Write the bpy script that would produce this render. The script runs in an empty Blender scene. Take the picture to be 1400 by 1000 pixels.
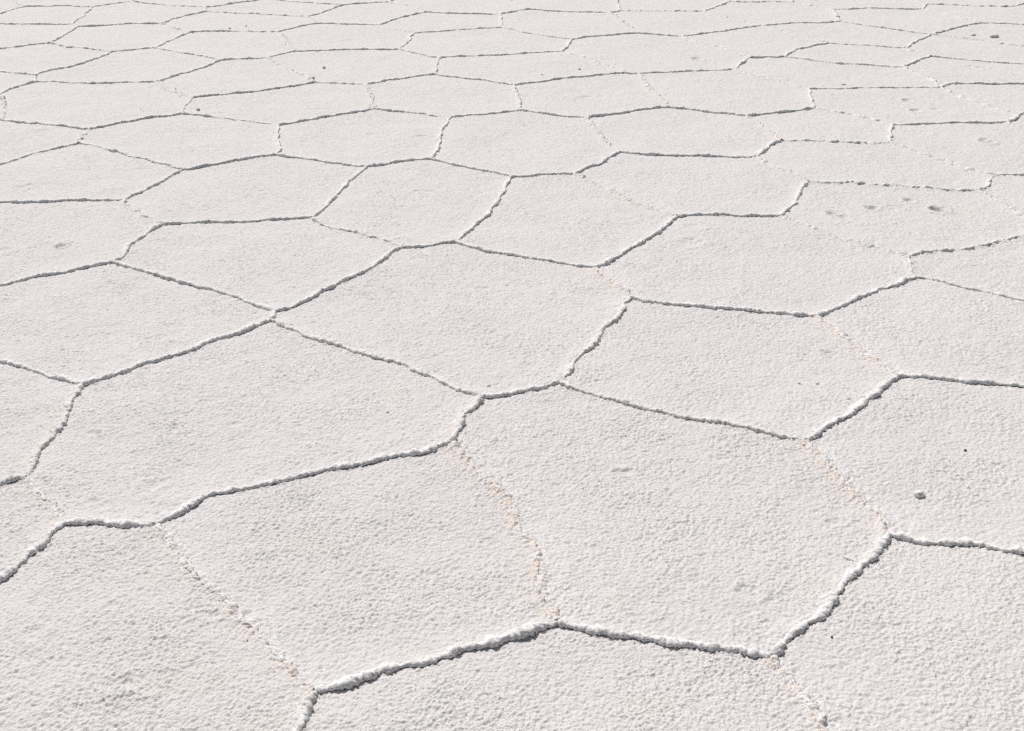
import bpy, bmesh, math, random
import numpy as np

# ---------------------------------------------------------------- crack network, traced from the photograph
# crack network traced from the photograph (1400 x 1000 px): start, end, middle points, ridge strength, brokenness, peach stain
J = {
'A1':(34,9.5),'A2':(127,9),'A3':(98,33),'A4':(106,36),'A5':(67,60),'A6':(150,71.5),'A7':(180,2.5),'A8':(281,11),
'A9':(364,-1),'A10':(470,7.2),'A11':(281,16),'A12':(218,33),'A13':(418,23),'A14':(258,44.5),'A15':(379,44),'A16':(210,66),
'A17':(302,83.5),'A18':(48,104),'A19':(47,113),'A20':(2,164),'A21':(2,129),'A22':(122,177.5),'A23':(215,113),'A24':(264,134.5),
'A25':(366,80),'A26':(404,70.5),'A27':(430,112.5),'A28':(432,33.5),'A29':(517,35),'A30':(531,3),'A31':(583,17.5),'A32':(567,45.5),
'A33':(685,38.5),'A34':(545,68),'A35':(684,20),'A36':(724,13.5),'A37':(781,54),'A38':(601,80),'A39':(766,70.5),'A40':(595,101.5),
'A41':(500,116.5),'A42':(512,150),'A43':(702,117.5),'A44':(247,156),'A45':(379,171.5),'A46':(108,195),'A47':(248,232),'A48':(168,275),
'A49':(376,212),'A50':(500,227.5),'A51':(426,297.5),'A52':(589,218.5),'A53':(615,162.5),'A54':(710,152.5),'A55':(853,99.5),
'A56':(800,162),'A57':(915,147),'A58':(847,208.5),'A59':(872,101),'A60':(1003,96),'A61':(872,46.8),'A62':(832,17.8),'A63':(847,15),
'A64':(961,16.8),'A65':(997,3.6),'A66':(1139,14),'A67':(1040,36),'A68':(931,51),'A69':(1026,78.5),'A70':(1072,79),'A71':(1132,59.5),
'A72':(1147,30.5),'A73':(1260,12.3),'A74':(1266,6.5),'A75':(1385,10),'A76':(1340,32.5),'A77':(1273,47.5),'A78':(1237,67),'A79':(1272,77),
'A80':(1235,93),'A81':(1285,120.5),'A82':(1105,122),'A83':(1112,149),'A84':(1020,159),'A85':(1066,194),'A86':(1033,216),'A87':(1216,196),
'A88':(1219,170.5),'A89':(1376,169),'A90':(1392,159),'A91':(1357,239),'A92':(1341,261),'A93':(1103,249),'A94':(1066,297),'A95':(784,238),
'A96':(698,241.5),'A97':(624,332),'A98':(925,298),'A99':(813,366.5),'A100':(1240,352),'A101':(1253,380),'A102':(1116,432),'A103':(552,340),
'A105':(374,425),'A104':(370,437),'A106':(860,409),'A107':(765,524),'A108':(658,542),'A109':(155,358.5),'A110':(111,527),'A111':(222,308),
'A112':(36,654),'A113':(86,716),'A114':(213,719.5),'A115':(616,606),'A116':(763,852),'A117':(430,943),'A118':(1055,898),'A119':(1215,730),
'A120':(1102,605),'A121':(1228,515),'A122':(1084,4.6),
}
# nodes outside the frame, clockwise from the top left
OUT = [('B1',(-20,-6)),('O1',(8,-9)),('B2',(100,-26)),('O2',(196,-7)),('B3',(285,-22)),('O3',(366,-14)),('B4',(460,-26)),('O4',(552,-9)),
('B5',(620,-26)),('O5',(680,-11)),('B6',(765,-26)),('O6',(840,-13)),('B7',(905,-24)),('O7',(958,-7)),('B7b',(1020,-24)),('O7b',(1081,-12)),('B8',(1150,-28)),('O8',(1222,-8)),('B9',(1320,-26)),('O9',(1412,1)),
('B10',(1480,12)),('O10',(1455,37)),('B11',(1500,48)),('O11',(1465,70)),('B12',(1530,82)),('O12',(1478,94)),('B13',(1540,104)),('O13',(1475,114)),('B14',(1500,130)),
('O14',(1440,143)),('B15',(1520,168)),('O15',(1450,205)),('B16',(1530,222)),('O16',(1478,242)),('B17',(1550,280)),('O17',(1440,310)),('B18',(1580,360)),('O19',(1530,438)),
('B20',(1640,480)),('O20',(1510,545)),('B21',(1640,660)),('O21',(1540,775)),('B22',(1620,1130)),('O22',(1150,1070)),('B23',(760,1180)),('O23',(375,1060)),
('B24',(-120,1140)),('O24',(-75,845)),('B25',(-150,760)),('O25',(-50,690)),('B26',(-190,570)),('O26',(-90,462)),('B27',(-200,440)),('O27',(-120,415)),
('B28',(-200,330)),('O28',(-95,279)),('B29',(-160,262)),('O29',(-75,250)),('B30',(-150,215)),('O30',(-55,158)),('B31',(-120,145)),('O31',(-50,138)),('B32',(-100,118)),
('O32',(-60,94)),('B33',(-110,84)),('O33',(-60,75)),('B34',(-110,52)),('O34',(-70,32)),('B35',(-110,30)),('O35',(-42,29)),('B36',(-70,8))]
# edge: a, b, strength 0-1, broken 0-1, peach 0-1, middle points
E = [
('O1','A1',.35,.4,0,[(15,0),(19,3),(28,7)]),
('A1','A2',.55,.15,0,[(60,9.2),(95,8.6),(115,9.6)]),
('A1','O35',.6,.15,0,[(18,13.5),(0,19)]),
('A2','A7',.45,.25,0,[(145,7.5),(165,4.5)]),
('A2','A3',.6,.2,0,[(120,16),(114,22.5),(103,28.5)]),
('A3','O34',.55,.2,0,[(70,33.3),(35,33.3),(8,33),(0,32.3)]),
('A3','A4',.5,.3,0,[]),
('A4','A12',.75,.1,0,[(130,35.3),(160,34),(190,33.3)]),
('A4','A5',.65,.15,0,[(97,43),(85,51),(72,57.5)]),
('A5','O33',.5,.3,0,[(45,61.5),(20,64.5),(0,67)]),
('A5','A6',.4,.45,0,[(80,63),(93,66),(115,67),(138,69.5)]),
('O2','A7',.5,.2,0,[(187,0)]),
('A7','A8',.45,.3,0,[(192,4.5),(231,8),(260,10)]),
('A8','A9',.65,.15,0,[(300,9),(318,5.2),(345,2)]),
('A9','O3',.4,.4,0,[]),
('A9','A10',.45,.3,0,[(380,.5),(400,2.2),(435,5)]),
('A8','A11',.35,.5,0,[]),
('A11','A12',.7,.1,0,[(262,20),(249,22),(233,27),(225,31)]),
('A11','A13',.35,.45,0,[(290,16.2),(322,18.6),(350,20),(382,21.6),(405,23)]),
('A12','A14',.35,.6,.1,[(226,34.5),(233,37.5),(245,41)]),
('A14','A15',.45,.4,0,[(270,43.5),(290,43.4),(327,43.7),(352,44.2)]),
('A14','A16',.7,.15,0,[(245,50),(233,55),(222,61)]),
('A16','A6',.6,.3,0,[(202,66.2),(180,68.5),(162,70)]),
('A16','A17',.45,.35,0,[(225,69),(252,74.5),(280,79)]),
('A6','A18',.75,.1,0,[(145,75),(125,83),(98,92),(70,97),(54,101)]),
('A18','O32',.4,.35,0,[(40,102.3),(25,101.5),(0,98.5)]),
('A18','A19',.5,.2,0,[(46,109)]),
('A19','A21',.8,.1,0,[(35,116),(20,121),(9,125)]),
('A21','O31',.5,.3,0,[(0,131)]),
('A21','A20',.3,.6,.35,[(4,138),(7,152),(6,158)]),
('A20','O30',.5,.3,0,[]),
('A20','A22',.8,.15,0,[(25,167),(50,170),(70,172),(85,173),(105,175.5)]),
('A19','A23',.5,.35,0,[(60,113),(75,112.5),(93,113.8),(120,114.2),(150,113.8),(180,112.5),(200,113)]),
('A23','A17',.8,.08,0,[(225,109.5),(237,104),(260,98),(280,92)]),
('A23','A24',.25,.7,.1,[(226,121),(240,127),(252,131)]),
('A17','A25',.65,.2,0,[(322,82),(345,81.5)]),
('A25','A26',.6,.25,0,[(378,76.5),(391,73.5)]),
('A25','A27',.5,.5,0,[(374,86),(388,92),(402,99.5),(418,104),(426,109)]),
('A26','A15',.25,.7,0,[(400,66),(392,58),(386,51)]),
('A15','A28',.75,.1,0,[(395,40.3),(415,36),(425,33.8)]),
('A13','A28',.2,.8,.3,[(424,27.5)]),
('A28','A29',.65,.2,0,[(455,33.5),(470,34),(490,34)]),
('A13','A10',.7,.1,0,[(432,20),(450,14.5),(463,9.5)]),
('A10','A30',.6,.15,0,[(485,6),(505,4.5),(522,3)]),
('A30','O4',.6,.1,0,[(537,0)]),
('A30','A31',.4,.4,0,[(540,5.5),(558,9),(573,12.5)]),
('A29','A31',.8,.08,0,[(530,31),(542,27),(560,22.5)]),
('A29','A32',.4,.4,0,[(527,38),(540,41),(555,44)]),
('A32','A33',.5,.25,0,[(578,44.5),(600,43.5),(625,41.5),(655,39.5)]),
('A32','A34',.55,.2,0,[(560,50),(560,55),(553,61)]),
('A31','A35',.6,.2,0,[(600,17.8),(625,18.5),(650,19.5),(675,21)]),
('A35','A33',.5,.3,.1,[(684,25),(685.5,31)]),
('A35','A36',.65,.15,0,[(700,17.5),(712,15)]),
('A33','A37',.5,.3,.15,[(702,41),(713,44),(730,47),(755,50.5)]),
('A34','A26',.65,.15,0,[(520,68.5),(490,68.5),(455,69.3),(425,70.3)]),
('A34','A38',.5,.35,0,[(555,70),(575,75),(590,78)]),
('A38','A39',.55,.25,0,[(625,78),(650,77),(675,76),(700,74.3),(730,72.5)]),
('A37','A39',.8,.1,0,[(779,58),(774,65)]),
('A38','A40',.5,.35,.3,[(597,87),(594,91),(597,96)]),
('A40','A41',.75,.1,0,[(582,102.5),(555,107.5),(530,110.5),(512,115.5)]),
('A41','A27',.5,.35,0,[(487,116.3),(470,115),(450,114)]),
('A41','A42',.25,.7,.45,[(503,121),(506,131),(509,141)]),
('A40','A43',.6,.2,0,[(608,104),(635,107.5),(660,110.5),(685,114.5)]),
('A27','A24',.65,.15,0,[(415,115.5),(395,118.5),(375,122),(350,126.5),(320,129),(290,131)]),
('A24','A44',.6,.3,0,[(258,139),(251,146),(250,151)]),
('A44','A22',.85,.05,0,[(235,158),(200,162),(165,168),(140,174)]),
('A44','A45',.5,.3,0,[(272,157.5),(300,161.5),(325,164.5),(350,167.5)]),
('A22','A46',.5,.4,0,[(118,183),(111,188)]),
('A46','O29',.6,.25,0,[(95,199),(75,203),(58,207),(35,213),(15,221),(0,227)]),
('A46','A47',.5,.35,0,[(132,200),(150,206),(165,209),(180,215.3),(195,216.5),(220,224)]),
('A47','A48',.75,.12,0,[(238,237),(228,242),(218,250),(205,257),(185,266)]),
('A47','A49',.75,.12,0,[(260,231.5),(285,227),(310,223),(335,219),(362,215)]),
('A45','A42',.7,.12,0,[(400,169),(425,163.5),(450,159),(480,155)]),
('A45','A49',.65,.2,.25,[(380,180),(379,190),(380,198),(383,204)]),
('A49','A50',.65,.15,0,[(395,214.5),(425,218),(450,222),(480,226)]),
('A50','A51',.7,.15,0,[(488,240),(475,250),(468,259),(455,271),(446,281),(434,291)]),
('A50','A52',.8,.12,0,[(520,226),(545,221.5),(570,219.5)]),
('A42','A53',.45,.4,0,[(530,152),(555,154.5),(580,157.5),(600,161)]),
('A53','A54',.6,.2,0,[(640,160),(670,157.5),(695,154)]),
('A53','A52',.7,.15,.1,[(612,169),(605,178),(600,189),(599,206),(592,213)]),
('A43','A54',.45,.4,.2,[(704,125),(708,135),(710,144)]),
('A43','A55',.7,.15,0,[(715,115),(740,112),(765,108),(800,106),(830,102)]),
('A54','A56',.65,.12,0,[(725,154),(745,156.5),(770,159.5)]),
('A56','A57',.9,.05,0,[(820,159.5),(845,156.5),(870,151.5),(895,148)]),
('A56','A58',.3,.55,.5,[(805,168),(815,179),(825,193),(836,202)]),
('A59','A57',.2,.7,.7,[(880,108),(885,116),(890,124),(900,131),(906,138)]),
('A55','A59',.7,.15,0,[]),
('A59','A60',.65,.15,0,[(895,99.5),(930,99),(960,98),(985,97)]),
('A39','A55',.45,.45,.1,[(772,73),(790,77),(810,84),(830,91)]),
('A37','A61',.85,.08,0,[(800,51),(830,49),(855,47.3)]),
('A61','A62',.25,.6,.6,[(865,41),(858,36),(850,32),(843,24),(836,20)]),
('A36','A62',.6,.25,0,[(745,15.3),(775,16),(805,17)]),
('A62','A63',.7,.1,0,[(840,17)]),
('A63','O6',.5,.4,0,[(845,8),(843,0)]),
('A63','A64',.3,.6,0,[(860,15.3),(895,15.7),(930,16.2)]),
('A64','A65',.65,.3,0,[(968,14),(978,10),(988,7)]),
('A65','O7',.5,.4,0,[(985,1.5),(977,0)]),
('A65','A122',.35,.55,0,[(1030,3.9),(1055,3.5)]),
('A122','A66',.4,.45,0,[(1097,6),(1115,10),(1130,12.5)]),
('A122','O7b',.3,.5,0,[]),
('A64','A67',.4,.5,0,[(975,20),(990,24),(1005,27),(1020,31)]),
('A61','A68',.65,.2,0,[(890,48),(910,49.5)]),
('A68','A67',.75,.2,0,[(945,49),(965,45.5),(990,43),(1010,39.5),(1025,37.5)]),
('A68','A69',.25,.7,0,[(943,57),(965,62),(987,67),(1007,75)]),
('A69','A60',.7,.25,0,[(1020,82),(1012,88),(1007,93)]),
('A69','A70',.6,.2,0,[(1050,79.3)]),
('A70','A71',.8,.12,0,[(1077,75.5),(1087,70),(1100,67),(1115,63)]),
('A67','A71',.3,.65,0,[(1060,40),(1078,45.5),(1095,50),(1112,54)]),
('A67','A72',.65,.25,0,[(1065,34.5),(1085,33),(1105,32.5),(1130,31.5)]),
('A72','A66',.5,.5,0,[(1145,24),(1141,18)]),
('A66','A73',.75,.12,0,[(1160,13.7),(1185,12),(1215,12),(1240,12.6)]),
('A73','A74',.75,.05,0,[(1265,8.5)]),
('A74','A75',.4,.4,0,[(1300,7),(1340,8.8),(1370,10)]),
('A75','O9',.65,.1,0,[(1395,8)]),
('O8','A74',.15,.7,.5,[(1245,-1),(1256,3)]),
('A73','A76',.35,.6,0,[(1277,17),(1293,19.5),(1305,23),(1320,27)]),
('A76','O10',.5,.3,0,[(1355,32.4),(1375,33.5),(1400,35)]),
('A76','A77',.75,.15,0,[(1330,34),(1315,36.7),(1302,40),(1290,44)]),
('A72','A77',.55,.35,0,[(1165,32.5),(1185,36),(1205,38.5),(1228,41.5),(1250,45)]),
('A77','A78',.75,.15,0,[(1262,52),(1250,58),(1243,63)]),
('A77','O11',.3,.75,0,[(1300,51),(1330,54),(1350,56),(1365,59.5),(1390,63)]),
('A71','A78',.5,.35,0,[(1155,61),(1180,62.5),(1205,64.5)]),
('A78','A79',.3,.6,.5,[(1245,70.5),(1258,73.5)]),
('A79','A80',.85,.08,0,[(1262,80),(1250,86),(1241,90)]),
('A79','O12',.6,.25,0,[(1290,79),(1320,81.5),(1350,84.5),(1380,87),(1400,88.5)]),
('A70','A80',.6,.25,0,[(1100,83),(1130,86.5),(1160,88.5),(1190,89.5),(1215,91.5)]),
('A80','A81',.35,.65,0,[(1245,98),(1255,103),(1267,106.5),(1277,113)]),
('A81','O13',.75,.08,0,[(1292,116),(1302,114.5),(1330,114.5),(1360,115),(1400,114.5)]),
('A81','A82',.55,.3,0,[(1250,120.8),(1220,120.5),(1190,121),(1160,121.5),(1130,122)]),
('A60','A82',.25,.7,.15,[(1012,100),(1030,105),(1055,110),(1067,114),(1090,118)]),
('A82','A83',.65,.3,.2,[(1107,129),(1107,136),(1111,144)]),
('A83','A84',.9,.05,0,[(1095,150.5),(1075,152),(1050,155),(1035,157)]),
('A84','A57',.75,.12,0,[(1000,156),(975,154),(950,150),(930,148)]),
('A84','A85',.2,.65,.75,[(1030,165),(1042,175),(1055,184)]),
('A85','A86',.9,.08,0,[(1057,197.5),(1048,202),(1041,210)]),
('A85','A87',.35,.6,0,[(1080,194),(1105,194.2),(1140,195.5),(1180,197),(1205,196.5)]),
('A83','A88',.5,.4,0,[(1130,151.5),(1150,155),(1170,159),(1190,163),(1208,168)]),
('A88','A87',.5,.35,.1,[(1218,178),(1217,187)]),
('A88','A89',.65,.15,0,[(1240,170.5),(1270,169.8),(1300,168.7),(1330,169.2),(1355,169.8)]),
('A89','A90',.7,.25,0,[(1383,167),(1389,162)]),
('A81','A90',.4,.6,.1,[(1300,127),(1320,136),(1337,141),(1352,147),(1370,153)]),
('A90','O14',.5,.3,0,[(1400,155)]),
('A89','O15',.35,.6,.4,[(1382,175),(1392,179),(1402,185)]),
('A87','A91',.3,.75,0,[(1237,203),(1255,209),(1278,217),(1293,219),(1305,224),(1325,231),(1342,235.5)]),
('A91','O16',.6,.25,0,[(1380,238),(1400,239.7)]),
('A91','A92',.55,.35,0,[(1354,246),(1346,256)]),
('A92','A93',.35,.65,0,[(1305,261),(1280,259),(1255,257.5),(1225,255),(1195,254),(1165,251),(1135,251)]),
('A92','O17',.2,.75,.15,[(1348,267),(1357,274),(1375,284),(1388,292),(1405,301)]),
('A86','A93',.3,.6,.45,[(1040,222),(1052,228),(1066,233),(1078,237),(1091,243)]),
('A93','A94',.75,.25,0,[(1098,255),(1090,266),(1085,279),(1075,287)]),
('A86','A58',.75,.08,0,[(1000,215.7),(975,214),(950,213),(925,213.7),(900,212.3),(870,211.5)]),
('A58','A95',.85,.05,0,[(835,214),(822,224),(806,228),(795,233)]),
('A95','A96',.55,.2,0,[(770,238),(740,239.5),(715,241)]),
('A52','A96',.7,.2,0,[(605,222.5),(620,226),(645,230.5),(665,235),(685,238)]),
('A96','A97',.75,.12,.25,[(693,250),(688,263),(678,275),(670,292),(660,297),(648,307),(637,320)]),
('A95','A98',.2,.7,.55,[(795,243.5),(808,250),(825,256),(845,267),(855,275),(868,282),(880,282),(897,288),(913,295)]),
('A98','A99',.9,.05,0,[(915,305),(905,315),(890,325),(870,336),(850,346),(838,355),(825,361)]),
('A98','A94',.75,.1,0,[(945,296.5),(965,295),(985,296),(1010,297),(1040,296.5)]),
('A94','A100',.4,.65,.2,[(1080,302),(1097,306.5),(1110,312),(1125,319),(1142,324),(1180,336),(1205,342),(1227,348)]),
('A100','O17',.45,.5,.1,[(1250,349.5),(1268,346.5),(1290,344),(1320,340),(1345,335),(1370,328),(1390,323),(1415,316)]),
('A100','A101',.25,.6,.3,[(1243,362),(1245,371)]),
('A101','A102',.7,.12,0,[(1240,384),(1220,391),(1200,397),(1185,404),(1165,410),(1150,417),(1142,423),(1127,428)]),
('A101','O19',.5,.35,.25,[(1270,382.5),(1300,389),(1320,394),(1340,398),(1365,403),(1380,408),(1400,412)]),
('A97','A103',.7,.1,0,[(610,333),(590,337),(570,339)]),
('A51','A103',.45,.4,.2,[(440,306),(455,311),(480,316.5),(500,322),(520,328),(538,336)]),
('A103','A105',.9,.04,0,[(540,346),(526,352),(520,360),(505,369),(497,374),(480,381),(460,390),(440,399),(420,410),(405,416),(390,423)]),
('A97','A99',.65,.15,.05,[(640,338),(665,343),(700,350),(730,355),(760,359),(790,363.5)]),
('A99','A106',.35,.45,.75,[(818,376),(830,384),(845,393),(855,401)]),
('A106','A102',.7,.12,0,[(875,411.5),(900,415.5),(930,418.5),(970,420.5),(1000,423.5),(1030,425),(1060,427.5),(1090,430)]),
('A106','A107',.8,.12,.35,[(854,417),(849,430),(845,437),(830,446),(820,456),(813,470),(800,481),(790,487),(786,496),(778,510)]),
('A107','A108',.8,.04,0,[(755,527),(740,530),(720,534),(700,538),(678,542)]),
('A109','A105',.6,.2,.05,[(170,362),(190,369),(210,376),(230,382),(255,388),(280,394),(305,401),(325,407),(345,416),(362,422)]),
('A105','A104',.8,.05,0,[]),
('A104','A110',.85,.04,0,[(355,443),(340,449),(320,457),(295,464),(270,476),(250,484),(225,491),(200,498),(180,504.5),(155,514),(130,522)]),
('A104','A108',.65,.25,.3,[(385,443),(405,452),(420,460),(440,467),(470,475),(490,482),(510,491),(530,494),(545,498),(560,504),(575,512),(600,520),(625,532),(643,539)]),
('A109','O27',.8,.06,0,[(140,361),(115,367),(85,373),(60,376),(40,381),(15,387),(0,389.5)]),
('A109','A111',.7,.15,0,[(166,354),(173,345),(178,334),(185,329),(197,323),(208,315)]),
('A48','A111',.35,.45,.35,[(172,282),(180,288),(195,296),(212,304)]),
('A111','A51',.7,.12,0,[(240,306),(270,305.3),(300,303.5),(320,303),(350,301.5),(375,300.5),(400,298)]),
('A48','O28',.65,.12,0,[(150,274.5),(125,275),(100,275.6),(75,275.6),(40,276),(15,277),(0,277)]),
('A110','O26',.6,.2,.05,[(95,521),(75,516),(55,509),(40,504.5),(20,498),(0,495)]),
('A110','A112',.85,.1,.4,[(106,537),(100,550),(92,560),(88,575),(80,592),(68,604),(55,612),(50,620),(47,631),(42,642)]),
('A112','O25',.7,.1,0,[(20,653),(8,657),(0,661)]),
('A112','A113',.25,.45,.5,[(45,670),(60,680),(72,690),(78,700),(80,708)]),
('A113','O24',.9,.02,.1,[(75,725),(60,740),(48,752),(35,766),(20,780),(0,793)]),
('A113','A114',.9,.1,0,[(100,716),(120,714.5),(145,717),(170,718),(195,721.5)]),
('A114','A115',.85,.04,0,[(230,709),(250,699),(270,689),(283,681),(310,674),(335,668),(360,664),(385,658),(405,652),(440,646),(460,639),(490,636),(520,630),(540,624),(555,624),(575,623),(590,617),(605,611)]),
('A115','A108',.95,.03,.3,[(622,595),(626,582),(636,568),(650,555)]),
('A115','A116',.4,.3,.85,[(624,614),(638,640),(655,654),(670,664),(685,674),(697,690),(703,705),(711,720),(722,738),(730,755),(734,775),(733,790),(740,805),(750,825),(757,838)]),
('A114','A117',.35,.4,.6,[(223,731),(233,742),(237,752),(250,770),(260,783),(278,800),(290,806),(305,818),(320,835),(331,848),(345,865),(358,882),(375,895),(390,903),(402,920),(415,934)]),
('A117','A116',.95,.02,.1,[(445,942),(465,936),(485,928),(505,921),(530,915),(550,911),(575,908),(600,898),(620,888),(640,886),(660,880),(690,872),(715,868),(740,861)]),
('A117','O23',.75,.15,.3,[(425,957),(420,970),(410,985),(402,1000)]),
('A116','A118',.85,.05,.1,[(785,861),(810,865),(840,869),(870,874),(900,880),(935,884),(970,887),(1000,889),(1030,894)]),
('A118','A119',1.0,.03,.15,[(1063,885),(1080,870),(1095,856),(1110,848),(1130,835),(1145,820),(1150,805),(1152,790),(1165,785),(1178,772),(1190,762),(1205,745)]),
('A118','O22',.45,.35,.6,[(1062,908),(1072,920),(1082,938),(1095,955),(1110,970),(1120,985),(1125,1000)]),
('A119','O21',.75,.08,.1,[(1235,733),(1255,738),(1280,742),(1300,743),(1330,745),(1355,748),(1380,753),(1400,755.5)]),
('A120','A119',.35,.35,.85,[(1115,622),(1130,636),(1145,648),(1155,660),(1172,675),(1185,685),(1195,698),(1205,713)]),
('A107','A120',.6,.25,.35,[(780,531),(800,538),(830,547),(850,551),(875,559),(900,565),(925,570),(955,577),(990,581),(1025,587),(1050,594),(1075,600)]),
('A120','A121',.85,.06,.05,[(1115,598),(1130,585),(1143,575),(1160,568),(1178,554),(1195,544),(1203,532),(1215,522)]),
('A121','O20',.85,.1,0,[(1245,518),(1265,518),(1290,519.5),(1315,522),(1340,523.5),(1370,525.5),(1400,529)]),
('A102','A121',.3,.4,.85,[(1125,440),(1140,448),(1155,463),(1165,470),(1180,483),(1195,493),(1208,503)]),
('A36','O5',.2,.7,.4,[(712,9),(705,4),(698,0)]),
]
# dents trodden or weathered into the crust: px, py, length m, width m, depth m
DENTS = [(1138,291,.05,.035,.008),(1192,284,.055,.035,.008),(1243,274,.05,.04,.007),(1284,287,.07,.05,.011),(1218,282,.06,.02,.003),
 (1155,297,.05,.03,.003),(1240,138,.06,.05,.008),(1223,136,.07,.03,.003),(1252,152,.06,.05,.007),(1280,151,.05,.05,.006),(1349,195,.07,.06,.010),
 (953,80.5,.07,.07,.009),(1037,80,.10,.09,.006),(1330,92,.08,.09,.006),(1342,93,.06,.06,.006),(803,133,.07,.05,.006),(790,134,.07,.03,.004),(822,132,.05,.03,.003),
 (82,336,.05,.03,.008),(98,333,.03,.02,.004),(8,340,.06,.03,.004),(853,645,.06,.022,.006),(815,630,.04,.02,.003),(855,601,.045,.018,.003),
 (945,333,.09,.06,.005),(948,312,.09,.05,.003),(210,661,.06,.03,.005),(202,668,.05,.03,.003),(128,686,.045,.02,.004),(136,694,.04,.02,.003),
 (578,187,.07,.03,.006),(507,184,.05,.04,.004),(425,141,.10,.05,.003),(1135,483,.045,.025,.004),(1140,713,.05,.02,.003),(45,870,.05,.03,.004),
 (35,902,.05,.03,.003),(160,938,.07,.03,.004),(185,935,.05,.03,.003),(150,832,.03,.02,.003),(330,842,.05,.02,.004),(288,842,.045,.02,.004),
 (1020,722,.06,.03,.003),(1025,810,.05,.04,.004),(1000,590,.05,.03,.004),(985,628,.06,.03,.003),(470,640,.03,.02,.002),(320,580,.04,.02,.003),
 (240,590,.03,.015,.003),(130,594,.05,.02,.003),(1290,855,.04,.02,.003),(1315,560,.03,.02,.002),(505,790,.03,.02,.002),(30,258,.06,.03,.004),
 (40,255,.05,.03,.003),(580,262,.12,.03,.004),(545,284,.09,.02,.003),(240,470,.04,.02,.002),(205,463,.03,.02,.003),(690,400,.04,.02,.002),
 (660,395,.05,.03,.003),(720,510,.03,.02,.002),(505,393,.04,.02,.002),(300,155,.09,.04,.003),(190,160,.07,.03,.002),(55,180,.08,.03,.003),
 (1190,310,.08,.03,.002),(1110,205,.05,.03,.002),(980,232,.06,.03,.003),(640,190,.05,.03,.002),(480,55,.14,.06,.004),(650,66,.10,.05,.002),
 (30,125,.10,.04,.003),(160,85,.12,.05,.003),(185,96,.12,.05,.003),(230,95,.08,.05,.003),(60,86,.1,.05,.003)]
# pink or peach blotches in the salt itself: px, py, radius m, amount
BLOTCH = [(420,740,.09,.55),(240,930,.12,.5),(535,540,.09,.5),(310,920,.07,.5),(890,960,.10,.4),(845,835,.07,.45),(1120,800,.10,.5),(700,690,.08,.55),
 (990,615,.07,.5),(550,900,.08,.5),(590,330,.09,.35),(90,560,.07,.4),(380,970,.09,.5),(735,820,.06,.7),(1180,660,.06,.6),(1310,290,.10,.5),(205,790,.05,.5),
 (30,340,.08,.25),(1260,620,.05,.3),(1380,850,.07,.4),(810,450,.10,.25),(620,590,.05,.6),(815,575,.06,.3),(860,70,.10,.3),(1060,900,.05,.6),(940,700,.1,.2),
 (650,205,.12,.2),(370,195,.06,.4),(950,335,.06,.4),(20,740,.05,.35),(1250,2,.14,.5),(360,400,.12,.25),(400,120,.10,.2)]

# ---------------------------------------------------------------- camera and ground geometry
W, H, F, HOR = 1400.0, 1000.0, 1600.0, -290.0
CAM_H = 1.6
PITCH = math.atan((H / 2 - HOR) / F)
def ground(p):
    p = np.asarray(p, float).reshape(-1, 2)
    u = (p[:, 0] - W / 2) / F; v = (p[:, 1] - H / 2) / F
    dy = math.cos(PITCH) - v * math.sin(PITCH); dz = -math.sin(PITCH) - v * math.cos(PITCH)
    t = -CAM_H / dz
    return np.stack([u * t, dy * t], 1)
SHADOW = np.array([math.cos(math.radians(-62)), math.sin(math.radians(-62))])   # the way shadows fall on the ground

# ---------------------------------------------------------------- noise
def h2(ix, iy, seed):
    a = (ix.astype(np.int64) * 374761393 + iy.astype(np.int64) * 668265263 + seed * 1274126177) & 0xFFFFFFFF
    a = ((a ^ (a >> 13)) * 1274126177) & 0xFFFFFFFF
    a = ((a ^ (a >> 16)) * 2246822519) & 0xFFFFFFFF
    return (a ^ (a >> 15)) & 0xFFFFFFFF
def perlin(x, y, seed=0):
    x = np.asarray(x, float); y = np.asarray(y, float)
    fx = np.floor(x); fy = np.floor(y); u = (x - fx); v = (y - fy)
    def gr(i, j):
        a = h2(fx + i, fy + j, seed) * (2 * math.pi / 4294967296.0)
        return np.cos(a) * (u - i) + np.sin(a) * (v - j)
    su = u * u * u * (u * (u * 6 - 15) + 10); sv = v * v * v * (v * (v * 6 - 15) + 10)
    a = gr(0, 0); b = gr(1, 0); c = gr(0, 1); d = gr(1, 1)
    return (a + (b - a) * su + (c - a) * sv + (a - b - c + d) * su * sv) * 1.5
def knobs(x, y, seed=0):
    """rounded grains that meet in creases, 0..1"""
    x = np.asarray(x, float); y = np.asarray(y, float)
    fx = np.floor(x); fy = np.floor(y); best = np.zeros(x.shape)
    for i in (-1, 0, 1):
        for j in (-1, 0, 1):
            cx = fx + i; cy = fy + j
            h = h2(cx, cy, seed)
            jx = (h & 1023) / 1023.0; jy = ((h >> 10) & 1023) / 1023.0; s = ((h >> 20) & 1023) / 1023.0
            d2 = (x - cx - jx) ** 2 + (y - cy - jy) ** 2
            best = np.maximum(best, (0.45 + 0.55 * s) - d2 / (0.45 + 0.35 * s))
    return best
def pits(x, y, c, seed, deep):
    """small scattered hollows between the grains"""
    x = x / c; y = y / c; fx = np.floor(x); fy = np.floor(y); out = np.zeros(x.shape)
    for i in (-1, 0, 1):
        for j in (-1, 0, 1):
            h = h2(fx + i, fy + j, seed); a = (h & 1023) / 1023.0; b = ((h >> 10) & 1023) / 1023.0; s = ((h >> 20) & 1023) / 1023.0
            d2 = ((x - fx - i - a) ** 2 + (y - fy - j - b) ** 2) / (.05 + .06 * s)
            out = np.maximum(out, np.where(s > .55, np.clip(1 - d2, 0, 1) * (s - .3), 0))
    return out * deep
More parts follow.
